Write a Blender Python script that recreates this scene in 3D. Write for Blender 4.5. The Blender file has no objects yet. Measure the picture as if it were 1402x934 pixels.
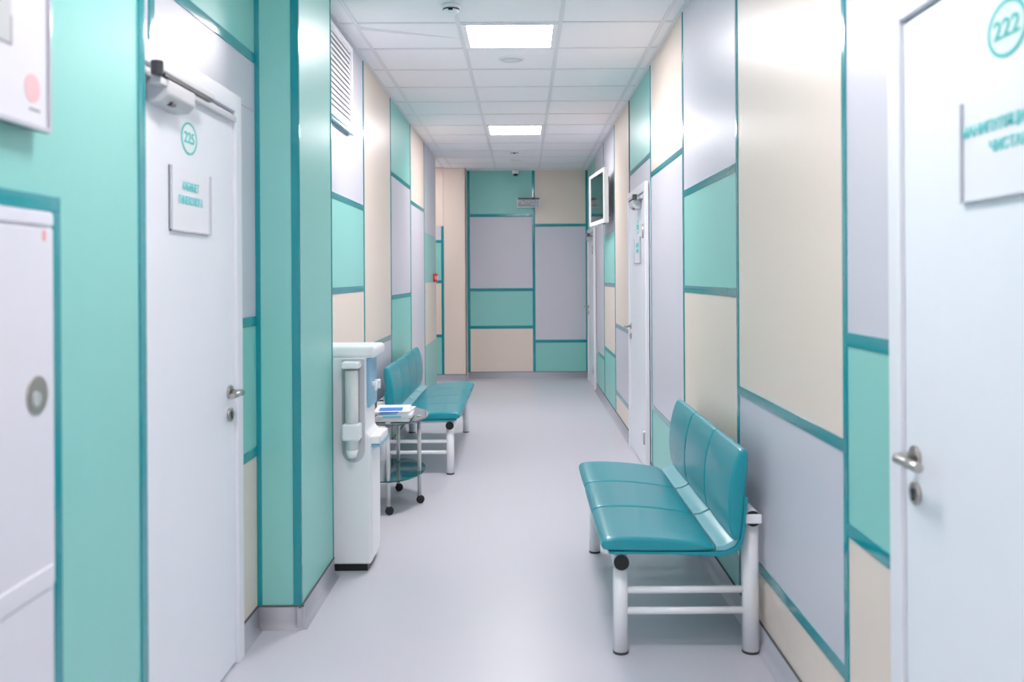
import bpy, bmesh, math, random
from mathutils import Matrix, Vector

random.seed(4)
PI = math.pi
C = bpy.context.scene.collection
SC = bpy.context.scene

# ---------------------------------------------------------------- camera
cd = bpy.data.cameras.new('camera')
cam = bpy.data.objects.new('camera', cd)
C.objects.link(cam)
cam.location = (0, 0, 1.426)
cam.rotation_euler = (PI / 2, math.radians(0.35), 0)
cd.sensor_width = 36
cd.lens = 36 * 1244 / 1402
cd.shift_x = -15.5 / 1402
cd.shift_y = -88.5 / 1402
cd.clip_start = 0.02
cd.dof.use_dof = True
cd.dof.focus_distance = 5.5
cd.dof.aperture_fstop = 2.6
SC.camera = cam

# ---------------------------------------------------------------- world, exposure
w = bpy.data.worlds.new('world')
SC.world = w
w.use_nodes = True
w.node_tree.nodes['Background'].inputs[0].default_value = (0.8, 0.88, 1, 1)
w.node_tree.nodes['Background'].inputs[1].default_value = 0.5
SC.view_settings.view_transform = 'Standard'
SC.view_settings.look = 'None'
SC.view_settings.exposure = 1.18
SC.view_settings.gamma = 1
SC.view_settings.use_curve_mapping = False
LAMP = 21.5          # radiance of the ceiling panel diffusers
SC.cycles.max_bounces = 10
SC.cycles.diffuse_bounces = 6

# ---------------------------------------------------------------- dimensions
XR, XL = 0.905, -1.09          # corridor walls
XP = -0.913                    # face of the piers on the left
ZC = 2.911                     # ceiling
YB = 12.72                     # end wall
YN = -4.2                      # corridor behind the camera
SK = 0.09                      # coved skirting height
PIER0, PIER1 = 3.70, 4.33
NEAR1 = 2.19
YE = 11.335                    # left wall ends, side passage begins


def lin(r, g, b):
    f = lambda c: (c / 255) / 12.92 if c / 255 <= 0.04045 else ((c / 255 + 0.055) / 1.055) ** 2.4
    return (f(r), f(g), f(b), 1)


def mat(name, col, rough=0.4, metal=0, noise=0.0, scale=40, bump=0.0, bscale=200, coat=0, spec=0.5,
        trans=0, emit=None, es=0, stretch=(1, 1, 1), ior=1.5):
    m = bpy.data.materials.new(name)
    m.use_nodes = True
    nt = m.node_tree
    b = nt.nodes['Principled BSDF']
    b.inputs['Base Color'].default_value = col
    b.inputs['Roughness'].default_value = rough
    b.inputs['Metallic'].default_value = metal
    b.inputs['Specular IOR Level'].default_value = spec
    b.inputs['Coat Weight'].default_value = coat
    b.inputs['Coat Roughness'].default_value = 0.08
    b.inputs['Transmission Weight'].default_value = trans
    b.inputs['IOR'].default_value = ior
    if emit:
        b.inputs['Emission Color'].default_value = emit
        b.inputs['Emission Strength'].default_value = es
    tc = nt.nodes.new('ShaderNodeTexCoord')
    mp = nt.nodes.new('ShaderNodeMapping')
    mp.inputs['Scale'].default_value = stretch
    nt.links.new(tc.outputs['Object'], mp.inputs['Vector'])
    if noise:
        n = nt.nodes.new('ShaderNodeTexNoise')
        n.inputs['Scale'].default_value = scale
        n.inputs['Detail'].default_value = 4
        nt.links.new(mp.outputs['Vector'], n.inputs['Vector'])
        mx = nt.nodes.new('ShaderNodeMix')
        mx.data_type = 'RGBA'
        mx.inputs[6].default_value = tuple(c * (1 - noise) for c in col[:3]) + (1,)
        mx.inputs[7].default_value = tuple(min(1, c * (1 + noise)) for c in col[:3]) + (1,)
        nt.links.new(n.outputs['Fac'], mx.inputs['Factor'])
        nt.links.new(mx.outputs[2], b.inputs['Base Color'])
    if bump:
        n2 = nt.nodes.new('ShaderNodeTexNoise')
        n2.inputs['Scale'].default_value = bscale
        n2.inputs['Detail'].default_value = 3
        nt.links.new(mp.outputs['Vector'], n2.inputs['Vector'])
        bp = nt.nodes.new('ShaderNodeBump')
        bp.inputs['Strength'].default_value = bump
        bp.inputs['Distance'].default_value = 0.002
        nt.links.new(n2.outputs['Fac'], bp.inputs['Height'])
        nt.links.new(bp.outputs['Normal'], b.inputs['Normal'])
    return m


fab = dict(noise=0.035, scale=60, stretch=(6, 6, 0.4), bump=0.06, bscale=90)
M = {
    'mint': mat('mint_laminate', lin(143, 212, 204), 0.35, **fab),
    'beige': mat('beige_laminate', lin(239, 224, 211), 0.35, **fab),
    'grey': mat('lilac_grey_laminate', lin(213, 212, 222), 0.35, **fab),
    'trim': mat('teal_metallic_trim', lin(0, 148, 158), 0.12, coat=0.4, spec=0.5),
    'wall': mat('wall_plaster', lin(225, 225, 225), 0.8, noise=0.03),
    'floor': mat('vinyl_floor', lin(209, 208, 217), 0.33, noise=0.03, scale=350, bump=0.05, bscale=400),
    'skirt': mat('vinyl_skirting', lin(190, 190, 199), 0.38, noise=0.03, scale=350),
    'tile': mat('mineral_ceiling_tile', lin(248, 247, 250), 0.85, noise=0.03, scale=120, bump=0.15, bscale=260),
    'rail': mat('white_grid_metal', lin(232, 232, 236), 0.4),
    'joint': mat('dark_joint_sealant', lin(95, 95, 98), 0.7, noise=0.1),
    'door': mat('white_door_laminate', lin(242, 245, 252), 0.33, noise=0.01, scale=15),
    'casing': mat('white_door_casing', lin(240, 241, 247), 0.35, noise=0.01, scale=15),
    'steel': mat('satin_steel', lin(190, 185, 180), 0.28, metal=1, noise=0.04, scale=300),
    'chrome': mat('chrome', lin(205, 210, 212), 0.3, metal=0.35, noise=0.02),
    'greyplastic': mat('silver_plastic', lin(205, 206, 210), 0.35, noise=0.02),
    'dark': mat('dark_grey_metal', lin(60, 62, 66), 0.4, noise=0.05),
    'black': mat('black_plastic', lin(22, 24, 28), 0.35, noise=0.08),
    'white': mat('white_plastic', lin(252, 251, 254), 0.3, noise=0.01),
    'powder': mat('white_powder_coated_steel', lin(246, 247, 250), 0.25, noise=0.01, coat=0.3),
    'seat': mat('teal_vinyl', lin(6, 152, 166), 0.36, coat=0.35, noise=0.04, scale=25, bump=0.12, bscale=500),
    'bend': mat('pale_aqua_strip', lin(130, 195, 205), 0.22, noise=0.03),
    'green': mat('green_print', lin(85, 200, 195), 0.6, noise=0.02),
    'disc': mat('pale_green_print', lin(230, 243, 243), 0.5, noise=0.02),
    'aqua': mat('aqua_print', lin(118, 216, 216), 0.6, noise=0.02),
    'paper': mat('white_paper', lin(230, 230, 237), 0.6, noise=0.01),
    'ink': mat('grey_print', lin(150, 150, 155), 0.7, noise=0.04),
    'pink': mat('pink_print', lin(238, 150, 155), 0.6, noise=0.03),
    'blue': mat('blue_print', lin(20, 125, 215), 0.5, noise=0.03),
    'cyan': mat('cyan_print', lin(120, 200, 225), 0.5, noise=0.03),
    'acrylic': mat('clear_acrylic_edge', lin(200, 202, 212), 0.1, noise=0.01, coat=0.5),
    'plate': mat('white_sign_plate', lin(242, 243, 249), 0.33, noise=0.01),
    'glass': mat('smoked_teal_glass', lin(20, 95, 100), 0.05, trans=0.35, coat=0.5),
    'topglass': mat('tinted_table_glass', lin(120, 140, 140), 0.04, trans=0.55, coat=0.6),
    'clear': mat('clear_plastic', (1, 1, 1, 1), 0.03, trans=1.0, ior=1.08),
    'cup': mat('white_paper_cup', lin(250, 250, 250), 0.5, noise=0.01),
    'enamel': mat('white_cabinet_enamel', lin(230, 230, 239), 0.3, noise=0.01),
    'block': mat('grey_printed_block', lin(205, 208, 208), 0.6, noise=0.04),
    'blush': mat('pale_pink_print', lin(240, 195, 198), 0.6, noise=0.03),
    'bluepanel': mat('pale_blue_plastic', lin(140, 190, 220), 0.3, noise=0.02),
    'screen': mat('tv_glass', lin(6, 12, 12), 0.06, coat=0.5),
    'red': mat('red_plastic', lin(215, 25, 45), 0.35, noise=0.04),
    'yellow': mat('brass', lin(205, 180, 90), 0.3, metal=0.6, noise=0.04),
    'lamp': mat('led_diffuser', (1, 1, 1, 1), 0.5, emit=(1.0, 0.93, 0.945, 1), es=LAMP),
    'lamp_soft': mat('led_diffuser_turned_down', (1, 1, 1, 1), 0.5, emit=(1.0, 0.93, 0.945, 1), es=LAMP * 0.72),  # output lowered so the near doors and panels don't overexpose
    'lamp_dim': mat('led_diffuser_dim', (1, 1, 1, 1), 0.5, emit=(1.0, 0.93, 0.945, 1), es=LAMP * 0.3),  # weak output for the added side passage lamp
}


# ---------------------------------------------------------------- mesh helpers
class MB:
    def __init__(self):
        self.bm = bmesh.new()
        self.mi = 0

    def box(self, x0, x1, y0, y1, z0, z1):
        bm = self.bm
        v = [bm.verts.new(p) for p in ((x0, y0, z0), (x1, y0, z0), (x1, y1, z0), (x0, y1, z0),
                                       (x0, y0, z1), (x1, y0, z1), (x1, y1, z1), (x0, y1, z1))]
        for f in ((0, 3, 2, 1), (4, 5, 6, 7), (0, 1, 5, 4), (1, 2, 6, 5), (2, 3, 7, 6), (3, 0, 4, 7)):
            fa = bm.faces.new([v[i] for i in f]); fa.material_index = self.mi
        return self

    def cyl(self, p, q, r, r2=None, n=20, cap=True):
        bm = self.bm
        p, q = Vector(p), Vector(q)
        r2 = r if r2 is None else r2
        d = (q - p).normalized()
        a = d.orthogonal().normalized(); b = d.cross(a)
        A = [bm.verts.new(p + r * (a * math.cos(2 * PI * i / n) + b * math.sin(2 * PI * i / n))) for i in range(n)]
        B = [bm.verts.new(q + r2 * (a * math.cos(2 * PI * i / n) + b * math.sin(2 * PI * i / n))) for i in range(n)]
        for i in range(n):
            f = bm.faces.new((A[i], A[(i + 1) % n], B[(i + 1) % n], B[i])); f.smooth = True; f.material_index = self.mi
        if cap:
            f = bm.faces.new(A[::-1]); f.material_index = self.mi
            f = bm.faces.new(B); f.material_index = self.mi
        return self

    def tube(self, pts, r, n=14):
        bm = self.bm
        pts = [Vector(p) for p in pts]
        rings = []
        up = None
        for i, p in enumerate(pts):
            d = (pts[min(i + 1, len(pts) - 1)] - pts[max(i - 1, 0)]).normalized()
            if up is None:
                a = d.orthogonal().normalized()
            else:
                a = (up - d * up.dot(d)).normalized()
            up = a
            b = d.cross(a)
            rings.append([bm.verts.new(p + r * (a * math.cos(2 * PI * k / n) + b * math.sin(2 * PI * k / n))) for k in range(n)])
        for A, B in zip(rings, rings[1:]):
            for i in range(n):
                f = bm.faces.new((A[i], A[(i + 1) % n], B[(i + 1) % n], B[i])); f.smooth = True
        bm.faces.new(rings[0][::-1]); bm.faces.new(rings[-1])
        return self

    def prism(self, prof, axis, a, b, smooth=False):
        """profile (two coordinates) pushed from a to b along axis 'x', 'y' or 'z'"""
        bm = self.bm
        def P(u, v, t):
            return (t, u, v) if axis == 'x' else (u, t, v) if axis == 'y' else (u, v, t)
        A = [bm.verts.new(P(u, v, a)) for u, v in prof]
        B = [bm.verts.new(P(u, v, b)) for u, v in prof]
        n = len(prof)
        for i in range(n):
            f = bm.faces.new((A[i], A[(i + 1) % n], B[(i + 1) % n], B[i])); f.smooth = smooth
        bm.faces.new(A[::-1]); bm.faces.new(B)
        return self

    def ball(self, c, r, sc=(1, 1, 1), u=16, v=10):
        m = Matrix.Translation(c) @ Matrix.Diagonal((*[r * s for s in sc], 1))
        res = bmesh.ops.create_uvsphere(self.bm, u_segments=u, v_segments=v, radius=1, matrix=m)
        for vt in res['verts']:
            for f in vt.link_faces: f.smooth = True
        return self

    def build(self, name, m, parent=None, bevel=0, seg=2, label=None, mats=None, smooth=False):
        bmesh.ops.recalc_face_normals(self.bm, faces=self.bm.faces)
        me = bpy.data.meshes.new(name)
        self.bm.to_mesh(me); self.bm.free()
        if smooth:
            for p in me.polygons: p.use_smooth = True
        me.materials.append(M[m])
        for k in mats or []: me.materials.append(M[k])
        o = bpy.data.objects.new(name, me)
        C.objects.link(o)
        if parent is not None: o.parent = parent
        if bevel:
            bv = o.modifiers.new('bevel', 'BEVEL'); bv.width = bevel; bv.segments = seg
            bv.limit_method = 'ANGLE'; bv.angle_limit = math.radians(40)
            bv.harden_normals = False
            for p in me.polygons: p.use_smooth = True
            wn = o.modifiers.new('normals', 'WEIGHTED_NORMAL'); wn.keep_sharp = True
        if label: o['label'] = label
        return o


def thing(name, label, cat, loc=(0, 0, 0), rz=0, group=None, kind=None):
    o = bpy.data.objects.new(name, None)
    o.empty_display_size = 0.1
    C.objects.link(o)
    o.location = loc; o.rotation_euler = (0, 0, rz)
    o['label'] = label
    if cat: o['category'] = cat
    if group: o['group'] = group
    if kind: o['kind'] = kind
    return o


def tag(o, label, cat, group=None):
    o['label'] = label; o['category'] = cat
    if group: o['group'] = group
    return o


def struct(o, label):
    o['kind'] = 'structure'; o['label'] = label
    return o


def text_mesh(name, body, size, side, origin, m, parent, depth=0.0008, bold=0.0, align='CENTER', stretch=1.0):
    """lettering turned to mesh. side: 'right' (faces -x), 'left' (faces +x), 'back' (faces -y)"""
    cu = bpy.data.curves.new(name, 'FONT')
    cu.body = body; cu.size = size; cu.extrude = depth; cu.align_x = align; cu.align_y = 'CENTER'
    cu.offset = bold
    t = bpy.data.objects.new(name + '_curve', cu)
    C.objects.link(t)
    bpy.context.view_layer.update()
    dg = bpy.context.evaluated_depsgraph_get()
    me = bpy.data.meshes.new_from_object(t.evaluated_get(dg))
    bpy.data.objects.remove(t); bpy.data.curves.remove(cu)
    ax = {'right': ((0, -1, 0), (0, 0, 1), (-1, 0, 0)), 'left': ((0, 1, 0), (0, 0, 1), (1, 0, 0)),
          'back': ((1, 0, 0), (0, 0, 1), (0, -1, 0))}[side]
    R = Matrix((ax[0], ax[1], ax[2])).transposed().to_4x4()
    me.transform(Matrix.Translation(origin) @ R @ Matrix.Diagonal((stretch, 1, 1, 1)))
    me.materials.clear(); me.materials.append(M[m])
    me.name = name
    o = bpy.data.objects.new(name, me)
    C.objects.link(o); o.parent = parent
    return o


# ================================================================ THE SETTING
# ---------------------------------------------------------------- floor
f = MB().box(-2.9, 1.1, YN - 0.1, YB + 0.1, -0.08, 0).build('floor', 'floor')
struct(f, 'pale grey vinyl corridor floor')

# ---------------------------------------------------------------- walls
wr = MB().box(XR + 0.012, XR + 0.15, YN, YB + 0.15, 0, ZC + 0.1).build('wall_right', 'wall')
struct(wr, 'right corridor wall clad in beige, lilac grey and mint panels')
wl = MB()
wl.box(XL - 0.15, XL - 0.012, NEAR1 - 0.2, YE, 0, ZC + 0.1)
wl.box(XL - 0.15, XP - 0.012, YN, NEAR1 - 0.012, 0, ZC + 0.1)
wl.box(XL - 0.15, XP - 0.012, PIER0 + 0.012, PIER1 - 0.012, 0, ZC + 0.1)
wl = wl.build('wall_left', 'wall')
struct(wl, 'left corridor wall with mint piers and coloured panels')
wb = MB()
wb.box(-0.78, XR + 0.15, YB + 0.012, YB + 0.15, 0, ZC + 0.1)
wb.box(-2.8, -0.792, 12.432, YB + 0.15, 0, ZC + 0.1)
wb = wb.build('wall_back', 'wall')
struct(wb, 'far end wall of the corridor in mint, lilac grey and beige panels')
ws = MB()
ws.box(-2.9, -2.75, YE - 0.15, YB, 0, ZC + 0.1)
ws.box(-2.8, XL - 0.15, YE - 0.15, YE, 0, ZC + 0.1)
ws = ws.build('wall_passage', 'wall')
struct(ws, 'plain white walls of the side passage at the far left')
wn_ = MB().box(-1.3, 1.1, YN - 0.15, YN, 0, ZC + 0.1).build('wall_near', 'wall')
struct(wn_, 'plain wall closing the corridor behind the viewer')

G = 0.0012


def panel(side, a, b, z0, z1, col, parent, plane=None, th=0.012):
    """one laminate board; a..b runs along the wall"""
    m = MB()
    if side == 'right':
        X = XR if plane is None else plane; m.box(X, X + th, a + G, b - G, z0 + G, z1 - G)
    elif side == 'left':
        X = XL if plane is None else plane; m.box(X - th, X, a + G, b - G, z0 + G, z1 - G)
    else:
        Y = YB if plane is None else plane; m.box(a + G, b - G, Y, Y + th, z0 + G, z1 - G)
    return m.build('panel', col, parent)


TW = 0.018


def strip(side, a, b, z0, z1, parent, plane=None, t=0.004):
    m = MB()
    if side == 'right':
        X = XR if plane is None else plane; m.box(X - t, X + 0.002, a, b, z0, z1)
    elif side == 'left':
        X = XL if plane is None else plane; m.box(X - 0.002, X + t, a, b, z0, z1)
    else:
        Y = YB if plane is None else plane; m.box(a, b, Y - t, Y + 0.002, z0, z1)
    return m.build('trim_strip', 'trim', parent, bevel=0.0012, seg=1)


def column(side, a, b, stack, parent, plane=None, first=True, last=False, top=ZC, hw=0.019, vw=TW, trims=True):
    """stack: [colour, z, colour, z, ..., colour] from the skirting to the ceiling;
    a negative z is a plain joint without a strip"""
    z = SK
    i = 0
    while i < len(stack):
        c = stack[i]
        zt = abs(stack[i + 1]) if i + 1 < len(stack) else top
        panel(side, a, b, z, zt, c, parent, plane)
        if i + 1 < len(stack) and stack[i + 1] > 0 and trims:
            strip(side, a + vw, b - vw, zt - hw, zt + hw, parent, plane, 0.0035)
        z = zt
        i += 2
    if first: strip(side, a - vw, a + vw, SK, top, parent, plane)
    if last: strip(side, b - vw, b + vw, SK, top, parent, plane)


# right wall, from behind the viewer to the end (door bays are covered by the doors)
R = [(-2.55, -1.275, ['beige', 0.72, 'mint', 1.25, 'grey']),
     (-1.275, 0.0, ['grey', 0.94, 'beige']),
     (0.0, 1.20, ['mint', 0.50, 'beige', 1.88, 'grey']),
     (2.17, 2.553, ['beige', 0.713, 'mint', 1.245, 'grey']),
     (2.553, 3.83, ['beige', 0.298, 'grey', 0.942, 'beige']),
     (3.83, 5.118, ['mint', 0.47, 'beige', 1.351, 'mint', 1.883, 'grey']),
     (5.118, 6.416, ['mint', 0.50, 'grey', 2.134, 'beige']),
     (7.692, 8.944, ['beige', 0.288, 'grey', 0.942, 'beige']),
     (8.944, 10.154, ['mint', 0.626, 'beige', 1.333, 'mint', -1.881, 'grey']),
     (10.154, 11.272, ['mint', 0.495, 'grey'])]
for k, (a, b, st) in enumerate(R):
    column('right', a, b, st, wr, first=(k not in (3,)), vw=0.016)
strip('right', 6.416 - .016, 6.416 + .016, SK, ZC, wr)
strip('right', 7.692 - .016, 7.692 + .016, SK, ZC, wr)
panel('right', 1.20, 2.17, 2.09, ZC, 'grey', wr)
# above the second door
panel('right', 6.416, 7.692, 2.09, 2.283, 'grey', wr)
panel('right', 6.416, 7.692, 2.283, ZC, 'mint', wr)
strip('right', 6.432, 7.676, 2.264, 2.302, wr)
panel('right', 6.416, 6.50, SK, 2.09, 'grey', wr)
panel('right', 7.62, 7.692, SK, 2.09, 'grey', wr)
# above the far door
panel('right', 11.272, 12.72, 2.07, ZC, 'mint', wr)
panel('right', 12.46, 12.72, SK, 2.07, 'mint', wr)
strip('right', 12.68, 12.72, SK, ZC, wr)

# left wall between the near pier and the middle pier: the door recess
panel('left', NEAR1 - 0.15, 2.67, 0.09, ZC, 'grey', wl)
panel('left', 2.67, 3.70, 2.10, 2.318, 'grey', wl)
panel('left', 2.67, 3.70, 2.318, ZC, 'mint', wl)
strip('left', 2.69, 3.70, 2.298, 2.338, wl)
strip('left', 2.65, 2.69, 2.10, ZC, wl)
panel('left', 3.42, 3.70, SK, 0.722, 'beige', wl)
panel('left', 3.42, 3.70, 0.722, 1.252, 'mint', wl)
panel('left', 3.42, 3.70, 1.252, 2.10, 'grey', wl)
strip('left', 3.42, 3.70, 0.703, 0.741, wl)
strip('left', 3.42, 3.70, 1.233, 1.271, wl)
# middle pier
panel('back', XL, XP - 0.012, SK, ZC, 'mint', wl, plane=PIER0)
panel('left', PIER0, PIER1, SK, ZC, 'mint', wl, plane=XP)
MB().box(XL, XP - 0.012, PIER1 - 0.012, PIER1, SK, ZC).build('panel', 'mint', wl)
strip('back', XL, XL + 0.020, SK, ZC, wl, plane=PIER0)
strip('back', XP - 0.030, XP + 0.003, SK, ZC, wl, plane=PIER0)
strip('left', PIER0 - 0.003, PIER0 + 0.012, SK, ZC, wl, plane=XP, t=0.003)
strip('left', PIER1 - 0.012, PIER1 + 0.002, SK, ZC, wl, plane=XP, t=0.003)
# near pier (the wall at the left edge of the view)
panel('left', -0.6, NEAR1, SK, ZC, 'mint', wl, plane=XP)
panel('left', -2.4, -0.6, SK, ZC, 'beige', wl, plane=XP)
panel('left', YN, -2.4, SK, ZC, 'grey', wl, plane=XP)
strip('left', -0.62, -0.58, SK, ZC, wl, plane=XP)
MB().box(XL, XP - 0.012, NEAR1 - 0.012, NEAR1, SK, ZC).build('panel', 'mint', wl)
strip('left', NEAR1 - 0.034, NEAR1 + 0.003, SK, ZC, wl, plane=XP)
# long stretch of left wall
Lc = [(4.95, 6.22, ['beige', 1.349, 'mint', 1.899, 'grey']),
      (6.22, 7.491, ['grey', 0.936, 'beige']),
      (7.491, 8.804, ['mint', 1.258, 'grey', 2.287, 'mint']),
      (8.804, 10.02, ['grey', 2.155, 'beige']),
      (10.02, YE, ['mint', -0.66, 'beige', -1.361, 'mint', -1.922, 'grey'])]
panel('left', PIER1, 4.95, SK, ZC, 'mint', wl)
for a, b, st in Lc: column('left', a, b, st, wl, vw=0.016)
MB().box(XL - 0.15, XL, YE, YE + 0.012, SK, ZC).build('panel', 'grey', wl)

# end wall
column('back', -0.78, 0.148, ['beige', 0.716, 'mint', 1.241, 'grey', 2.282, 'mint'], wb, first=False, last=True, vw=0.019, hw=0.021)
strip('back', -0.78, -0.744, SK, ZC, wb)
column('back', 0.148, XR, ['mint', 0.516, 'grey', 2.14, 'beige'], wb, first=False, vw=0.019, hw=0.021)
strip('back', XR - 0.03, XR, SK, ZC, wb)
# the forward part at its left
panel('back', -1.085, -0.78, SK, ZC, 'beige', wb, plane=12.42)
MB().box(-0.792, -0.78, 12.42, YB, SK, ZC).build('panel', 'beige', wb)
strip('back', -1.12, -1.085, SK, 2.12, wb, plane=12.42)
panel('back', -1.6, -1.085, 2.12, ZC, 'beige', wb, plane=12.42)
for z0, z1, c in ((SK, 0.62, 'mint'), (0.62, 1.36, 'beige'), (1.36, 1.91, 'mint'), (1.91, 2.12, 'grey')):
    panel('back', -1.6, -1.12, z0, z1, c, wb, plane=12.42)
for z in (0.62, 1.36, 1.91):
    strip('back', -1.6, -1.12, z - 0.02, z + 0.02, wb, plane=12.42)
panel('back', -2.75, -1.6, SK, ZC, 'beige', wb, plane=12.42)

# ---------------------------------------------------------------- coved skirtings
def skirt(name, side, a, b, plane, label):
    m = MB()
    d = 0.012
    if side == 'right':
        pr = [(plane + 0.012, 0), (plane + 0.012, SK), (plane - 0.001, SK), (plane - 0.004, SK - 0.006), (plane - 0.006, 0.03), (plane - 0.012, 0.010), (plane - 0.028, 0.001), (plane - 0.028, 0)]
        m.prism(pr, 'y', a, b, True)
    elif side == 'left':
        pr = [(plane - 0.012, 0), (plane - 0.012, SK), (plane + 0.001, SK), (plane + 0.004, SK - 0.006), (plane + 0.006, 0.03), (plane + 0.012, 0.010), (plane + 0.028, 0.001), (plane + 0.028, 0)]
        m.prism(pr, 'y', a, b, True)
    else:
        pr = [(plane + 0.012, 0), (plane + 0.012, SK), (plane - 0.001, SK), (plane - 0.004, SK - 0.006), (plane - 0.006, 0.03), (plane - 0.012, 0.010), (plane - 0.028, 0.001), (plane - 0.028, 0)]
        m.prism([(v, u) for u, v in pr], 'x', a, b, True) if False else m.prism(pr, 'x', a, b, True)
    o = m.build(name, 'skirt')
    struct(o, label)
    # thin dark joint between skirting and panels
    j = MB()
    if side == 'right': j.box(plane - 0.0055, plane + 0.006, a, b, SK - 0.003, SK + 0.0035)
    elif side == 'left': j.box(plane - 0.006, plane + 0.0055, a, b, SK - 0.003, SK + 0.0035)
    else: j.box(a, b, plane - 0.0055, plane + 0.006, SK - 0.003, SK + 0.0035)
    j.build('joint', 'joint', o)
    return o


skirt('baseboard_right', 'right', 2.18, 6.50, XR, 'grey vinyl skirting under the right wall behind the front bench')
skirt('baseboard_right', 'right', 7.62, 11.3, XR, 'grey vinyl skirting under the right wall beyond the second door')
skirt('baseboard_right', 'right', YN, 1.20, XR, 'grey vinyl skirting under the right wall beside the viewer')
skirt('baseboard_left', 'left', PIER1, YE, XL, 'grey vinyl skirting under the left wall behind cooler and bench')
skirt('baseboard_left', 'left', PIER0 - 0.02, PIER1, XP, 'grey vinyl skirting along the corridor side of the mint pier')
skirt('baseboard_left', 'back', XL, XP + 0.012, PIER0, 'grey vinyl skirting across the front of the mint pier')
skirt('baseboard_left', 'left', 3.42, PIER0, XL, 'grey vinyl skirting between the left door and the mint pier')
skirt('baseboard_left', 'left', YN, NEAR1, XP, 'grey vinyl skirting under the near left wall')
skirt('baseboard_back', 'back', -0.78, XR, YB, 'grey vinyl skirting of the far end wall')
skirt('baseboard_back', 'back', -2.75, -0.78, 12.42, 'grey vinyl skirting of the forward beige part of the end wall')

# ---------------------------------------------------------------- ceiling
ce = MB().box(-2.9, 1.1, YN - 0.1, YB + 0.15, ZC + 0.10, ZC + 0.2).build('ceiling', 'tile')
struct(ce, 'suspended ceiling of white mineral tiles on a white grid')
cols = [(XL, -0.973), (-0.973, -0.373), (-0.373, 0.227), (0.227, 0.827), (0.827, XR)]
lamp_rows = [-1.88, 1.72, 5.32, 8.92]
tile_me = {}
for ci, (x0, x1) in enumerate(cols):
    me = MB().box(-(x1 - x0) / 2 + 0.0125, (x1 - x0) / 2 - 0.0125, -0.2875, 0.2875, 0, 0.015)
    bmesh.ops.recalc_face_normals(me.bm, faces=me.bm.faces)
    t = bpy.data.meshes.new('ceiling_tile'); me.bm.to_mesh(t); me.bm.free(); t.materials.append(M['tile'])
    tile_me[ci] = t
y = 5.92 - 0.6 * 17
rows = []
while y < YB - 0.01:
    rows.append(y); y += 0.6
for y in rows:
    for ci, (x0, x1) in enumerate(cols):
        if ci == 2 and any(abs(y - l) < 0.01 for l in lamp_rows): continue
        if ci == 1 and abs(y - 5.32) < 0.01: continue
        o = bpy.data.objects.new('ceiling_tile', tile_me[ci]); C.objects.link(o); o.parent = ce
        o.location = ((x0 + x1) / 2, y + 0.3, ZC + 0.003)
        o.rotation_euler = (random.uniform(-.003, .003), random.uniform(-.003, .003), 0)
# the creased tile left of the nearer lamp
m = MB(); bm = m.bm
x0, x1, y0, y1 = -0.9605, -0.3855, 5.3325, 5.9075
pts = [(x0, y0, 0.003), (x1, y0, 0.003), (x1, 5.66, 0.003), (x0, 5.40, 0.003), (x1, y1, 0.004), (x0, y1, 0.004), (x1 - 0.004, 5.662, 0.000), (x0 + 0.002, 5.402, -0.016)]
for dz, rev in ((0, False), (0.015, True)):
    vs = [bm.verts.new((p[0], p[1], ZC + p[2] + dz)) for p in pts]
    for fc in ((0, 1, 2, 3), (3, 2, 6, 7), (7, 6, 4, 5)):
        bm.faces.new([vs[i] for i in (fc[::-1] if rev else fc)])
m.build('ceiling_tile', 'tile', ce, label='creased white ceiling tile with a sagging back half, left of the nearer lamp')
# grid
for x in (-0.973, -0.373, 0.227, 0.827):
    MB().box(x - 0.012, x + 0.012, YN, YB, ZC - 0.002, ZC + 0.03).build('grid_rail', 'rail', ce)
for y in rows:
    MB().box(XL, XR, y - 0.012, y + 0.012, ZC - 0.001, ZC + 0.028).build('grid_rail', 'rail', ce)
MB().box(XR - 0.022, XR, YN, YB, ZC - 0.004, ZC + 0.02).build('edge_angle', 'rail', ce)
MB().box(XL, XL + 0.022, NEAR1, YE, ZC - 0.004, ZC + 0.02).build('edge_angle', 'rail', ce)
MB().box(-0.78, XR, YB - 0.022, YB, ZC - 0.004, ZC + 0.02).build('edge_angle', 'rail', ce)
MB().box(-2.75, XL - 0.002, YE, 12.42, ZC + 0.012, ZC + 0.03).build('passage_board', 'tile', ce)


# ================================================================ CEILING FITTINGS
def ceiling_light(y, label, lm='lamp', x=-0.073):
    t = thing('ceiling_light', label, 'ceiling light', (x, y + 0.3, ZC), 0, 'square LED lamps in the middle row of ceiling tiles')
    fr = MB()
    a, b = 0.2875, 0.256
    z0, z1 = -0.004, 0.02
    fr.box(-a, a, -a, -b, z0, z1); fr.box(-a, a, b, a, z0, z1)
    fr.box(-a, -b, -b, b, z0, z1); fr.box(b, a, -b, b, z0, z1)
    fr.build('frame', 'white', t)
    MB().box(-b, b, -b, b, 0.001, 0.012).build('diffuser', lm, t)
    return t


ceiling_light(5.32, 'larger, nearer square ceiling lamp, lit white, in the middle of the view')
ceiling_light(8.92, 'smaller, farther square ceiling lamp, lit white, in the middle of the view')
ceiling_light(1.72, 'added lit square ceiling lamp above the white doors, out of view', 'lamp_soft')  # unseen lamp, added to even out the brightness near the doors
ceiling_light(-1.88, 'added lit square ceiling lamp behind the viewer, out of view', 'lamp')  # unseen lamp, added to brighten surfaces that face the camera
ceiling_light(11.58, 'added lit square ceiling lamp in the side passage, unseen behind the left wall', 'lamp_dim', -1.75)  # unseen lamp, added to lift the end wall and far floor


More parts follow.
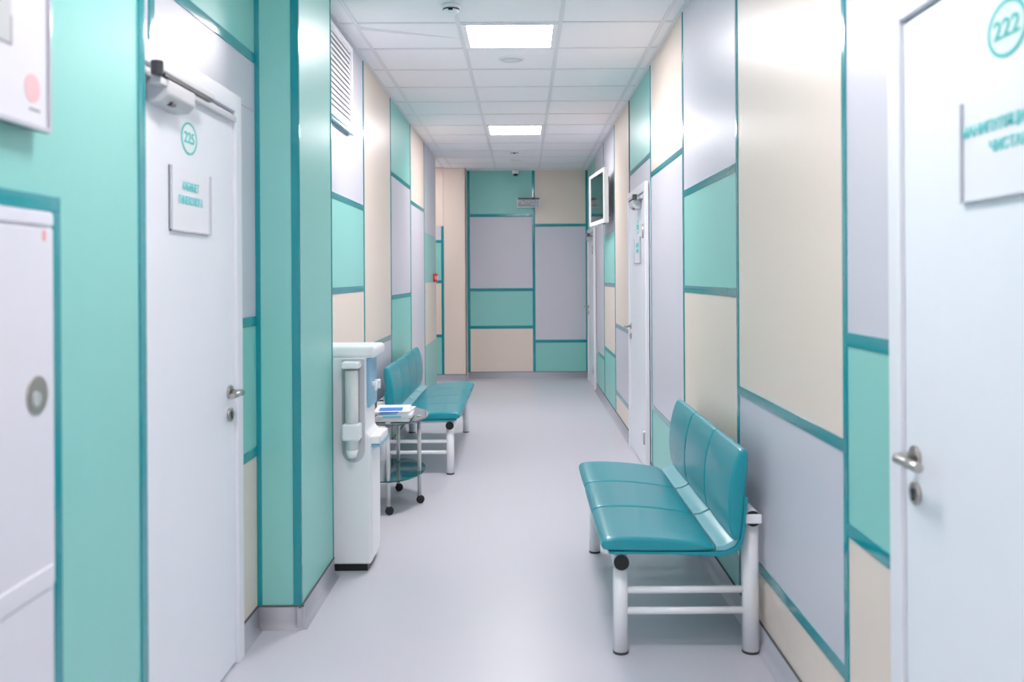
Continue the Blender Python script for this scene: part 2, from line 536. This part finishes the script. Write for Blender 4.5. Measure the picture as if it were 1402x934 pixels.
def lathe(prof, n=28):
    m = MB(); bm = m.bm
    rings = []
    for r, z in prof:
        rings.append([bm.verts.new((r * math.cos(2 * PI * k / n), r * math.sin(2 * PI * k / n), z)) for k in range(n)])
    for A, B in zip(rings, rings[1:]):
        for i in range(n):
            f = bm.faces.new((A[i], A[(i + 1) % n], B[(i + 1) % n], B[i])); f.smooth = True
    bm.faces.new(rings[0]); bm.faces.new(rings[-1][::-1])
    return m


def detector(x, y, label):
    t = thing('smoke_detector', label, 'smoke detector', (x, y, ZC - 0.002))
    lathe([(0.052, 0), (0.052, -0.012), (0.046, -0.016)]).build('base', 'white', t)
    lathe([(0.046, -0.0165), (0.043, -0.032), (0.030, -0.045), (0.012, -0.050)]).build('cover', 'white', t)
    lathe([(0.0465, -0.020), (0.0462, -0.026)]).build('slot_ring', 'dark', t)
    MB().box(-0.012, 0.012, -0.05, -0.044, -0.036, -0.026).build('indicator', 'black', t)


detector(-0.386, 4.97, 'white smoke detector with dark slots on the ceiling, nearest the viewer')
detector(-0.095, 10.77, 'small white smoke detector beyond the farther ceiling lamp')


def speaker_disc(y, label):
    t = thing('ceiling_speaker', label, 'speaker', (-0.073, y, ZC + 0.0025))
    lathe([(0.088, 0), (0.088, -0.005), (0.080, -0.009), (0.074, -0.007)]).build('rim', 'white', t)
    lathe([(0.074, -0.0072), (0.040, -0.009), (0.004, -0.0095)]).build('grille', 'rail', t)


speaker_disc(6.22, 'round flush white ceiling disc just beyond the nearer lamp')
speaker_disc(11.62, 'round flush white ceiling disc near the end wall')


# ================================================================ DOORS
def handle_set(door, s, X, y, near=True):
    """s=+1: right wall (door faces -x), s=-1: left wall. y of the lock; the lever points to the viewer"""
    f = -s                                 # direction out of the wall
    h = MB()
    h.cyl((X, y, 1.012), (X + f * 0.009, y, 1.012), 0.026, n=28)
    h.build('handle_rose', 'steel', door, bevel=0.0015, seg=1)
    h = MB()
    xx = X + f * 0.05
    pts = [(X + f * 0.005, y, 1.012), (X + f * 0.035, y, 1.012), (X + f * 0.047, y - 0.004, 1.012), (xx + f * 0.002, y - 0.016, 1.012), (xx, y - 0.06, 1.012), (xx, y - 0.125, 1.012)]
    h.tube(pts, 0.0105)
    h.build('handle', 'steel', door, label='satin steel lever handle')
    k = MB(); k.cyl((X, y, 0.93), (X + f * 0.009, y, 0.93), 0.026, n=28)
    k.build('lock_rose', 'steel', door, bevel=0.0015, seg=1)
    k = MB(); k.cyl((X + f * 0.008, y, 0.934), (X + f * 0.0115, y, 0.934), 0.008, n=16)
    k.box(min(X + f * .008, X + f * .0115), max(X + f * .008, X + f * .0115), y - 0.004, y + 0.004, 0.915, 0.932)
    k.build('keyhole', 'dark', door)


def make_door(name, s, y0, y1, label, top=2.108, cw=0.066, proud=0.03, leafd=0.012, head=None):
    head = head or cw
    W = XR if s > 0 else XL
    d = thing(name, label, None, kind='structure')
    X0 = W - s * proud                       # casing face
    Xl = X0 + s * leafd                      # leaf face
    lo, hi = min(X0, W), max(X0, W)
    lo += 0 if s > 0 else 0
    for a, b in ((y0, y0 + cw), (y1 - cw, y1)):
        MB().box(lo, hi, a, b, 0, top - 0).build('casing', 'casing', d, bevel=0.003)
    MB().box(lo, hi, y0 + cw, y1 - cw, top - head, top).build('casing', 'casing', d, bevel=0.003)
    l0, l1 = min(Xl, W), max(Xl, W)
    MB().box(l0, l1, y0 + cw + 0.003, y1 - cw - 0.003, 0.008, top - head - 0.008).build('leaf', 'door', d, bevel=0.002)
    # rebate in shadow behind the gap
    b0 = W - s * 0.008
    MB().box(min(b0, W), max(b0, W), y0 + cw - 0.001, y1 - cw + 0.001, 0.001, top - head + 0.001).build('rebate', 'skirt', d)
    for z in (0.25, 1.75):
        MB().cyl((X0 - s * 0.004, y0 + cw, z - 0.05), (X0 - s * 0.004, y0 + cw, z + 0.05), 0.007, n=10).build('hinge', 'steel', d)
    handle_set(d, s, Xl, y1 - cw - 0.06)
    return d, Xl


def closer(door, s, X, y, z, L=0.215, arm=0.46, rail=0.86):
    """door closer on the leaf: body, folded arm with dark pivot, slide rail; z = underside of the body"""
    f = -s
    p = thing_part('door_closer', door)
    def bx(a, b, y0, y1, z0, z1):
        x0, x1 = X + f * a, X + f * b
        return MB().box(min(x0, x1), max(x0, x1), y0, y1, z0, z1)
    x0, x1 = X, X + f * 0.066
    pr = [(x0, z - 0.012), (x0, z + 0.054), (x1, z + 0.054), (x1, z + 0.010), (x0 + f * 0.045, z - 0.012)]
    MB().prism(pr, 'y', y, y + L).build('closer_body', 'greyplastic', p, bevel=0.006, seg=3)
    bx(0.040, 0.056, y + 0.05, y + 0.085, z - 0.013, z - 0.004).build('closer_window', 'black', p)
    bx(0.0, 0.020, y - 0.10, y + rail - 0.10, z + 0.057, z + 0.078).build('slide_rail', 'greyplastic', p, bevel=0.003)
    MB().cyl((X + f * 0.058, y - 0.06, z + 0.050), (X + f * 0.058, y - 0.06, z + 0.090), 0.017, n=18).build('pivot', 'dark', p, bevel=0.003)
    bx(0.052, 0.070, y - 0.05, y + arm - 0.08, z + 0.064, z + 0.086).build('arm', 'greyplastic', p, bevel=0.003)
    bx(0.053, 0.068, y - 0.03, y + arm - 0.10, z + 0.054, z + 0.0638).build('arm_underside', 'black', p)
    bx(0.030, 0.062, y - 0.045, y + 0.005, z + 0.030, z + 0.052).build('arm_joint', 'greyplastic', p, bevel=0.003)


def thing_part(name, parent):
    o = bpy.data.objects.new(name, None); C.objects.link(o); o.parent = parent
    o.empty_display_size = 0.05
    return o


d1, X1 = make_door('door_1', -1, 2.43, 3.43, 'white door 225 in the recess on the left')
d2, X2 = make_door('door_2', 1, 1.20, 2.18, 'white door 222 at the right edge of the view', head=0.094)
d3, X3 = make_door('door_3', 1, 6.535, 7.61, 'white door half way down the right wall beyond the front bench')
d4, X4 = make_door('door_4', 1, 11.33, 12.45, 'white door at the far end of the right wall under the television', top=2.05)
closer(d1, -1, X1, 2.585, 1.942)
closer(d3, 1, X3, 6.80, 1.94, L=0.2, arm=0.34, rail=0.7)
closer(d4, 1, X4, 11.6, 1.88, L=0.2, arm=0.34, rail=0.7)


# ---------------------------------------------------------------- door signs
def number_sign(side, X, y, z, num, label, w=0.135, h=0.104):
    t = thing('number_sign', label, 'sign', (X, y, z))
    f = 1 if side == 'left' else -1
    def ell(a, b, x0, x1, name, m, hole=None):
        mb = MB(); bm = mb.bm; n = 48
        def ring(aa, bb, x): return [bm.verts.new((x, aa * math.cos(2 * PI * i / n), bb * math.sin(2 * PI * i / n))) for i in range(n)]
        A, B = ring(a, b, x0), ring(a, b, x1)
        if hole:
            C_, D = ring(hole[0], hole[1], x0), ring(hole[0], hole[1], x1)
            for i in range(n):
                j = (i + 1) % n
                bm.faces.new((A[i], A[j], B[j], B[i])); bm.faces.new((D[i], D[j], C_[j], C_[i]))
                bm.faces.new((B[i], B[j], D[j], D[i])); bm.faces.new((A[j], A[i], C_[i], C_[j]))
        else:
            for i in range(n):
                j = (i + 1) % n; bm.faces.new((A[i], A[j], B[j], B[i]))
            bm.faces.new(A[::-1]); bm.faces.new(B)
        mb.build(name, m, t)
    ell(w / 2 - .004, h / 2 - .004, 0, f * 0.001, 'backing', 'disc')
    ell(w / 2, h / 2, 0, f * 0.002, 'ring', 'green', (w / 2 - 0.008, h / 2 - 0.0062))
    text_mesh('digits', num, 0.050, side, (f * 0.0018, 0, 0), 'green', t, bold=0.0004, stretch=w / h * 0.95)


def plate(side, X, y, z, W, Hh, lines, label, sizes, stretch=1.0, bold=0.0006):
    """clear wall pocket with a printed sheet; y,z = centre"""
    t = thing('door_sign', label, 'sign', (X, y, z))
    f = 1 if side == 'left' else -1
    def bx(a, b, y0, y1, z0, z1): return MB().box(min(f * a, f * b), max(f * a, f * b), y0, y1, z0, z1)
    bx(0.0, 0.003, -W / 2, W / 2, -Hh / 2, Hh / 2).build('backing', 'plate', t)
    e = 0.004
    for a in (-1, 1):
        ya, yb = sorted((a * W / 2, a * (W / 2 - e)))
        bx(0.0, 0.010, ya, yb, -Hh / 2, Hh / 2).build('edge', 'acrylic', t)
    bx(0.0, 0.010, -W / 2, W / 2, -Hh / 2, -Hh / 2 + e).build('edge', 'acrylic', t)
    for (txt, zz), s_ in zip(lines, sizes):
        text_mesh('lettering', txt, s_, side, (f * 0.0042, 0, zz), 'aqua', t, bold=bold, stretch=stretch)


number_sign('left', X1, 2.92, 1.875, '225', 'round green number sign reading 225 on the left door')
number_sign('right', X2, 1.66, 1.875, '222', 'round green number sign reading 222 on the right door')
number_sign('right', X3, 7.02, 1.80, '224', 'round green number sign on the farther white door')
plate('left', X1, 2.925, 1.672, 0.35, 0.20, [('КАБИНЕТ', 0.045), ('ГИНЕКОЛОГА', 0.0)],
      'clear pocket sign with two green lines on the left door', (0.036, 0.036), 0.86)
plate('right', X2, 1.652, 1.666, 0.345, 0.20, [('МАНИПУЛЯЦИОННАЯ', 0.038), ('ЧИСТАЯ', -0.002)],
      'clear pocket sign with two green lines on the right door', (0.029, 0.029), 1.12)
plate('right', X3, 7.02, 1.62, 0.345, 0.20, [('КАБИНЕТ', 0.04), ('ВРАЧА', -0.005)],
      'clear pocket sign on the farther white door', (0.04, 0.04), 1.1)

# ================================================================ NEAR LEFT WALL
# white service cabinet framed in teal
t = thing('service_cabinet', 'white flush service cabinet with teal frame and round lock on the near left wall', 'cabinet', (XP, 1.2, 0))
ctop = 1.586
MB().box(0, 0.006, -0.6, 0.583, ctop - 0.03, ctop).build('frame', 'trim', t, bevel=0.001, seg=1)
MB().box(0, 0.006, 0.553, 0.583, 0.10, ctop - 0.03).build('frame', 'trim', t, bevel=0.001, seg=1)
MB().box(0, 0.006, -0.6, -0.57, 0.10, ctop - 0.03).build('frame', 'trim', t, bevel=0.001, seg=1)
MB().box(0, 0.004, -0.57, 0.553, 0.10, ctop - 0.03).build('body', 'enamel', t)
MB().box(0.004, 0.012, -0.565, 0.545, ctop - 0.058, ctop - 0.034).build('top_rail', 'enamel', t, bevel=0.002)
MB().box(0.004, 0.014, -0.565, 0.540, 0.845, ctop - 0.064).build('cabinet_door', 'enamel', t, bevel=0.003)
MB().box(0.004, 0.014, -0.565, 0.525, 0.11, 0.842).build('cabinet_door', 'enamel', t, bevel=0.006, seg=3)
MB().box(0.0, 0.017, -0.565, 0.532, 0.842, 0.886).build('middle_rail', 'enamel', t, bevel=0.005, seg=3)
lk = MB().cyl((0.013, 0.476, 1.212), (0.017, 0.476, 1.212), 0.036, n=36).build('lock', 'steel', t, bevel=0.001, seg=1)
MB().cyl((0.0165, 0.470, 1.206), (0.019, 0.470, 1.206), 0.014, n=24).build('lock_barrel', 'chrome', lk)
MB().box(0.014, 0.0146, 0.500, 0.510, 1.498, 1.518).build('sticker', 'pink', t, label='small pink sticker')

# notice holder
t = thing('notice_board', 'white framed notice with grey text and a pink stamp on the near left wall', 'notice', (XP, 1.40, 1.97))
MB().box(0.018, 0.026, -0.31, 0.303, -0.272, 0.34).build('board', 'paper', t)
MB().box(0.018, 0.032, 0.295, 0.303, -0.272, 0.34).build('frame', 'acrylic', t, bevel=0.001, seg=1)
MB().box(0.018, 0.032, -0.31, 0.295, -0.272, -0.262).build('frame', 'acrylic', t, bevel=0.001, seg=1)
for yy, zz in ((-0.25, -0.22), (0.25, -0.22), (0.25, 0.28), (-0.25, 0.28)):
    MB().cyl((0, yy, zz), (0.018, yy, zz), 0.008, n=12).build('spacer', 'steel', t)
MB().cyl((0.0262, 0.245, -0.198), (0.0268, 0.245, -0.198), 0.026, n=30).build('stamp', 'blush', t, label='faded pink round stamp')
MB().box(0.0260, 0.0264, -0.06, 0.178, -0.135, 0.28).build('text_block', 'block', t)
MB().box(0.0262, 0.0268, -0.06, 0.178, -0.138, -0.1335).build('ruled_line', 'ink', t)
MB().box(0.0262, 0.0268, 0.176, 0.180, -0.137, -0.085).build('ruled_line', 'ink', t)
for k in range(7):
    z = 0.25 - k * 0.045
    MB().box(0.0262, 0.0268, -0.05 + random.uniform(0, .04), 0.13 + random.uniform(0, .06), z - 0.005, z + 0.005).build('text_line', 'ink', t)
MB().box(0.0262, 0.0268, 0.235, 0.27, -0.238, -0.234).build('text_line', 'ink', t)

# ================================================================ LEFT WALL FITTINGS
t = thing('ventilation_grille', 'white louvred ventilation grille high on the left wall beside the ceiling', 'vent', (XL, 5.30, 2.60))
MB().box(0, 0.005, -0.34, 0.40, -0.262, 0.262).build('backing', 'skirt', t)
MB().box(0.0, 0.03, -0.34, -0.31, -0.262, 0.262).build('frame', 'white', t, bevel=0.002)
MB().box(0.0, 0.03, 0.37, 0.40, -0.262, 0.262).build('frame', 'white', t, bevel=0.002)
MB().box(0.0, 0.03, -0.31, 0.37, 0.235, 0.262).build('frame', 'white', t, bevel=0.002)
MB().box(0.0, 0.03, -0.31, 0.37, -0.262, -0.235).build('frame', 'white', t, bevel=0.002)
MB().box(0.0, 0.034, -0.34, 0.40, -0.285, -0.262).build('ledge', 'trim', t, bevel=0.001, seg=1)
for k in range(15):
    z = -0.225 + k * 0.0318
    pr = [(0.010, z + 0.029), (0.012, z + 0.030), (0.020, z + 0.002), (0.018, z + 0.001)]
    MB().prism(pr, 'y', -0.31, 0.37).build('slat', 'white', t)

# red fire call point
t = thing('fire_alarm', 'small red fire call point at the end of the left wall', 'fire alarm', (XL, 11.05, 1.415))
MB().box(0, 0.045, -0.05, 0.05, -0.05, 0.05).build('housing', 'red', t, bevel=0.006, seg=3)
MB().box(0.045, 0.048, -0.03, 0.03, -0.03, 0.025).build('press_plate', 'white', t)
MB().box(0.02, 0.04, -0.0515, -0.05, -0.02, 0.02).build('side_label', 'pink', t)

# ================================================================ END WALL FITTINGS
t = thing('security_camera', 'small white security camera with a black lens at the top of the end wall', 'camera', (-0.10, YB, 2.862))
MB().box(-0.035, 0.035, -0.02, 0, -0.01, 0.045).build('bracket', 'white', t, bevel=0.004)
MB().cyl((0, -0.05, 0.04), (0, -0.05, -0.006), 0.046, 0.05, n=24).build('housing', 'white', t, bevel=0.004)
MB().ball((0, -0.05, -0.006), 0.034, (1, 1, 0.9)).build('lens', 'black', t)

t = thing('exit_sign', 'small clear exit sign plate with lettering on the end wall', 'sign', (0.08, YB, 2.452))
MB().box(-0.165, 0.165, -0.075, -0.065, -0.065, 0.065).build('plate', 'clear', t)
MB().box(-0.165, -0.152, -0.082, -0.058, -0.070, 0.070).build('end_cap', 'disc', t)
MB().box(0.152, 0.165, -0.082, -0.058, -0.070, 0.070).build('end_cap', 'disc', t)
MB().box(-0.152, 0.152, -0.080, -0.060, 0.050, 0.066).build('edge_rail', 'dark', t)
MB().box(-0.152, 0.152, -0.080, -0.060, -0.068, -0.056).build('edge_rail', 'disc', t)
MB().box(-0.14, 0.14, -0.0645, -0.062, -0.05, 0.045).build('sheet', 'greyplastic', t)
for xx in (-0.13, 0.13):
    MB().cyl((xx, -0.062, 0), (xx, 0, 0), 0.008, n=12).build('stud', 'steel', t)
text_mesh('lettering', 'ВЫХОД', 0.085, 'back', (0, -0.0765, -0.004), 'plate', t, bold=0.001)

# ================================================================ TELEVISION
t = thing('television', 'white framed television angled out from the right wall', 'television', (0.774, 9.45, 2.23),
          math.atan2(0.08, 0.90))
Wt, Ht = 0.90, 0.548
# local: y along the screen, -x out of the screen
a, b = Wt / 2, Ht / 2
e = 0.035
MB().box(0.0, 0.038, -a, a, -b, b).build('back_shell', 'white', t, bevel=0.006)
MB().box(-0.012, 0.004, -a, a, b - e, b).build('bezel', 'white', t, bevel=0.003)
MB().box(-0.012, 0.004, -a, a, -b, -b + e * 1.2).build('bezel', 'white', t, bevel=0.003)
MB().box(-0.012, 0.004, -a, -a + e, -b + e * 1.2, b - e).build('bezel', 'white', t, bevel=0.003)
MB().box(-0.012, 0.004, a - e, a, -b + e * 1.2, b - e).build('bezel', 'white', t, bevel=0.003)
MB().box(-0.004, 0.001, -a + e, a - e, -b + e * 1.2, b - e).build('screen', 'screen', t)
MB().box(0.038, 0.056, -a + 0.05, a - 0.2, -b + 0.06, b - 0.08).build('rear_cover', 'black', t, bevel=0.01)
MB().box(0.056, 0.085, -0.12, 0.12, -0.16, 0.16).build('wall_bracket', 'black', t)
MB().cyl((0.02, -a + 0.15, -b - 0.01), (0.02, -a + 0.15, -b), 0.012, n=12).build('sensor', 'dark', t)


# ================================================================ BENCHES
def arc(cx, cz, r, a0, a1, n):
    return [(cx + r * math.cos(math.radians(a0 + (a1 - a0) * i / n)), cz + r * math.sin(math.radians(a0 + (a1 - a0) * i / n))) for i in range(n + 1)]


def make_bench(label, nseat, pitch, over0, loc, rz, group):
    t = thing('waiting_bench', label, 'bench', loc, rz, group)
    L = nseat * pitch
    y_legs = (0.0, L - over0 - 0.07)
    y0 = -over0
    # local x: 0 at the front legs, growing towards the wall
    XB = 0.492
    for yl in y_legs:
        MB().cyl((0, yl, 0.008), (0, yl, 0.335), 0.028, n=24).build('leg', 'powder', t)
        MB().cyl((XB, yl, 0.008), (XB, yl, 0.525), 0.032, n=24).build('leg', 'powder', t)
        for xx, rr in ((0, 0.029), (XB, 0.033)):
            MB().cyl((xx, yl, 0), (xx, yl, 0.009), rr, n=24).build('foot', 'dark', t)
        for z in (0.237, 0.158):
            MB().cyl((0.02, yl, z), (XB - 0.02, yl, z), 0.0135, n=16).build('cross_rail', 'powder', t)
    yA, yB_ = y0 + 0.035, y0 + L - 0.035
    MB().cyl((0, yA, 0.355), (0, yB_, 0.355), 0.030, n=24).build('front_tube', 'powder', t)
    MB().cyl((XB, yA, 0.516), (XB, yB_, 0.516), 0.030, n=24).build('rear_tube', 'powder', t)
    for yy, s in ((yA, -1), (yB_, 1)):
        MB().cyl((0, yy, 0.355), (0, yy + s * 0.006, 0.355), 0.029, n=24).build('end_cap', 'black', t)
        MB().cyl((XB, yy, 0.516), (XB, yy + s * 0.006, 0.516), 0.029, n=24).build('end_cap', 'black', t)
        ya, yb = sorted((yy + s * 0.004, yy + s * 0.012))
        MB().box(XB - 0.031, XB + 0.031, ya, yb, 0.499, 0.534).build('clamp', 'powder', t, bevel=0.003)
    for k in range(nseat):
        a = y0 + k * pitch + 0.003
        b = y0 + (k + 1) * pitch - 0.003
        # cushion of the seat
        top = [(-0.045, 0.456), (0.02, 0.459), (0.12, 0.456), (0.22, 0.446), (0.30, 0.434), (0.345, 0.424)]
        pr = [(-0.055, 0.403)] + [(-0.074, 0.412), (-0.080, 0.430), (-0.070, 0.448)] + top + [(0.350, 0.406), (0.30, 0.400)]
        cushion(pr, a, b, 'seat_pad', 'seat', t)
        # back cushion
        fr = [(0.408, 0.438), (0.398, 0.50), (0.394, 0.57), (0.400, 0.65), (0.415, 0.72), (0.432, 0.768)]
        bk = [(0.448, 0.783), (0.466, 0.778), (0.474, 0.760), (0.466, 0.68), (0.455, 0.57), (0.447, 0.48), (0.440, 0.44)]
        cushion(fr + bk, a, b, 'backrest', 'seat', t)
        # shell that joins them
        pr = [(-0.05, 0.394), (0.20, 0.389), (0.34, 0.382), (0.39, 0.384), (0.43, 0.400), (0.448, 0.425), (0.456, 0.47),
              (0.464, 0.56), (0.470, 0.60), (0.455, 0.60), (0.448, 0.50), (0.438, 0.446), (0.420, 0.418), (0.385, 0.402), (0.34, 0.400), (0.20, 0.4005), (-0.05, 0.4035)]
        MB().prism(pr, 'y', a + 0.006, b - 0.006, True).build('seat_shell', 'seat', t, bevel=0.002, seg=1)
        # pale strip in the bend
        pr = [(0.349, 0.402), (0.385, 0.403), (0.420, 0.419), (0.437, 0.444), (0.424, 0.448), (0.404, 0.436), (0.378, 0.424), (0.352, 0.421)]
        MB().prism(pr, 'y', a + 0.010, b - 0.010, True).build('bend_strip', 'bend', t, bevel=0.003, seg=2,
                                                             label='pale glossy strip between seat and backrest')
        for yy in (a + 0.09, b - 0.09):
            br = MB()
            br.prism([(-0.03, 0.372), (0.36, 0.362), (0.43, 0.372), (0.480, 0.49), (0.470, 0.53), (0.458, 0.50), (0.425, 0.395), (0.34, 0.384), (-0.03, 0.394)], 'y', yy - 0.012, yy + 0.012)
            br.build('bracket', 'powder', t)
    return t


def cushion(pr, a, b, name, m, parent):
    """puffed pad: profile pushed along y with rounded, slightly drawn-in ends and a soft crown"""
    mb = MB(); bm = mb.bm
    cx = sum(p[0] for p in pr) / len(pr); cz = sum(p[1] for p in pr) / len(pr)
    L = b - a
    st = [0, 0.006, 0.014, 0.026, 0.06, 0.25, 0.5, 0.75]
    ys = []
    r = 0.014
    for ang in (0, 30, 60, 90):
        ys.append((a + r * (1 - math.cos(math.radians(ang))), r * (1 - math.sin(math.radians(ang)))))
    ys += [(a + L * 0.25, -0.0015), (a + L * 0.5, -0.0025), (a + L * 0.75, -0.0015)]
    for ang in (90, 60, 30, 0):
        ys.append((b - r * (1 - math.cos(math.radians(ang))), r * (1 - math.sin(math.radians(ang)))))
    n = len(pr)
    rings = []
    for y, ins in ys:
        ring = []
        for i, (u, v) in enumerate(pr):
            p0, p1 = Vector(pr[i - 1]), Vector(pr[(i + 1) % n])
            tg = (p1 - p0).normalized()
            nr = Vector((tg.y, -tg.x))
            if nr.dot(Vector((u - cx, v - cz))) < 0: nr = -nr
            ring.append(bm.verts.new((u - nr.x * ins, y, v - nr.y * ins)))
        rings.append(ring)
    for A, B in zip(rings, rings[1:]):
        for i in range(n):
            f = bm.faces.new((A[i], A[(i + 1) % n], B[(i + 1) % n], B[i])); f.smooth = True
    bm.faces.new(rings[0][::-1]); bm.faces.new(rings[-1])
    o = mb.build(name, m, parent, smooth=True)
    sb = o.modifiers.new('sub', 'SUBSURF'); sb.levels = 1; sb.render_levels = 2
    return o


make_bench('three-seat teal bench on white tube legs against the right wall', 3, 0.467, 0.08, (0.360, 3.44, 0), 0,
           'teal waiting benches along the corridor')
# the left bench faces the other way: its local y runs towards the viewer
make_bench('four-seat teal bench on white tube legs against the left wall beyond the glass table', 4, 0.477, 0.08,
           (-0.536, 8.33, 0), PI, 'teal waiting benches along the corridor')

# ================================================================ WATER COOLER
t = thing('water_cooler', 'white floor-standing water cooler with cup tube beside the mint pier', 'water cooler', (-0.905, 4.54, 0))
x0, x1, yn, yf = -0.165, 0.160, -0.14, 0.14
MB().box(x0 + 0.02, x1 - 0.02, yn + 0.015, yf - 0.015, 0.0, 0.035).build('base', 'black', t)
MB().prism([(x0, 0.035), (x1, 0.035), (x1, 0.655), (x1 - 0.022, 0.675), (x1 - 0.022, 1.04), (x0, 1.04)], 'y', yn, yf).build('body', 'white', t, bevel=0.012, seg=4)
MB().box(x0 - 0.004, x1 + 0.030, yn - 0.008, yf + 0.008, 1.035, 1.092).build('top_cap', 'white', t, bevel=0.020, seg=4)
MB().box(x1 - 0.022, x1 - 0.008, yn + 0.03, yf - 0.03, 0.79, 1.03).build('front_panel', 'bluepanel', t, bevel=0.004)
for yy in (-0.05, 0.05):
    tp = MB().cyl((x1 - 0.01, yy, 0.90), (x1 + 0.02, yy, 0.90), 0.012, n=16).build('tap', 'white', t)
    MB().cyl((x1 + 0.012, yy, 0.905), (x1 + 0.012, yy, 0.865), 0.009, n=14).build('spout', 'white', tp)
MB().box(x1 - 0.02, x1 + 0.045, yn + 0.01, yf - 0.01, 0.615, 0.655).build('drip_tray', 'white', t, bevel=0.008, seg=3)
MB().box(x1 - 0.00, x1 + 0.0462, yn + 0.02, yf - 0.02, 0.600, 0.615).build('tray_edge', 'bluepanel', t, bevel=0.003)
MB().box(x1, x1 + 0.004, yn + 0.02, yf - 0.02, 0.08, 0.58).build('front_door', 'white', t, bevel=0.002)
# cup dispenser on the side that faces the viewer
cxx = 0.078
pr = []
for i in range(13):
    an = PI + PI * i / 12
    pr.append((cxx + 0.055 * math.cos(an), 0.585 + 0.055 * math.sin(an)))
pr += [(cxx + 0.055, 1.03), (cxx - 0.055, 1.03)]
MB().prism(pr, 'y', yn - 0.003, yn + 0.002).build('dispenser_back', 'greyplastic', t)
MB().cyl((cxx, yn - 0.042, 0.72), (cxx, yn - 0.042, 1.012), 0.036, n=28, cap=False).build('cup_tube', 'clear', t)
MB().cyl((cxx, yn - 0.042, 0.60), (cxx, yn - 0.042, 0.98), 0.030, 0.030, n=28).build('paper_cups', 'cup', t)
MB().cyl((cxx, yn - 0.042, 0.56), (cxx, yn - 0.042, 0.60), 0.022, 0.030, n=28).build('hanging_cup', 'cup', t)
MB().box(cxx - 0.044, cxx + 0.044, yn - 0.085, yn - 0.002, 0.645, 0.728).build('collar', 'white', t, bevel=0.014, seg=4)
MB().box(cxx - 0.042, cxx + 0.042, yn - 0.083, yn - 0.002, 0.99, 1.022).build('tube_head', 'white', t, bevel=0.008, seg=3)

# ================================================================ GLASS SIDE TABLE
t = thing('glass_table', 'oval glass two-tier table on castors beside the water cooler', 'table', (-0.83, 5.78, 0))


def oval(a, b, z0, z1, n=48):
    m = MB()
    return m.prism([(a * math.cos(2 * PI * i / n), b * math.sin(2 * PI * i / n)) for i in range(n)], 'z', z0, z1)


oval(0.22, 0.37, 0.541, 0.549).build('top', 'topglass', t, bevel=0.0015, seg=1)
oval(0.20, 0.35, 0.196, 0.204).build('shelf', 'glass', t, bevel=0.0015, seg=1)
for dx, dy in ((0.013, -0.33), (-0.012, 0.28), (0.167, -0.05), (-0.19, 0.0)):
    lg = MB().cyl((dx, dy, 0.05), (dx, dy, 0.541), 0.0125, n=18).build('leg', 'chrome', t)
    MB().cyl((dx, dy, 0.549), (dx, dy, 0.553), 0.016, n=18).build('leg_cap', 'chrome', lg)
    cs = MB()
    cs.cyl((dx + 0.006, dy - 0.011, 0.025), (dx + 0.006, dy - 0.003, 0.025), 0.025, n=20)
    cs.cyl((dx + 0.006, dy + 0.003, 0.025), (dx + 0.006, dy + 0.011, 0.025), 0.025, n=20)
    cs.box(dx - 0.012, dx + 0.012, dy - 0.010, dy + 0.010, 0.036, 0.054)
    cs.build('castor', 'black', t, bevel=0.002, seg=1)

# booklets on the table
bk = [(-0.80, 5.62, 0.553, 0.024, 0.0, 'paper', 'white booklet at the bottom of the stack on the glass table', None),
      (-0.79, 5.615, 0.577, 0.018, 0.06, 'paper', 'white booklet with aqua print, second from the bottom of the stack', 'cyan'),
      (-0.80, 5.63, 0.595, 0.012, -0.05, 'paper', 'white booklet with a pale blue cover block in the stack on the glass table', 'cyan'),
      (-0.81, 5.62, 0.607, 0.010, 0.08, 'paper', 'topmost booklet of the stack, with a bright blue cover block', 'blue')]
for x, y, z, h, rz, mm, lb, pm in bk:
    b = thing('booklet', lb, 'booklet', (x, y, z), rz, 'booklets stacked on the glass table')
    MB().box(-0.105, 0.105, -0.15, 0.15, 0.0, h - 0.001).build('pages', mm, b, bevel=0.001, seg=1)
    if pm:
        MB().box(-0.07, 0.04, -0.1512, -0.15, h * 0.15, h * 0.75).build('spine_print', pm, b)
        MB().box(-0.08, 0.06, -0.12, 0.02, h - 0.001, h - 0.0004).build('cover_print', pm, b)
b = thing('booklet', 'small pink leaflet behind the stack, beside the water cooler', 'booklet', (-0.915, 5.86, 0.5545), 0.3, 'booklets stacked on the glass table')
MB().box(-0.05, 0.05, -0.07, 0.07, 0.0, 0.018).build('pages', 'pink', b, bevel=0.001, seg=1)
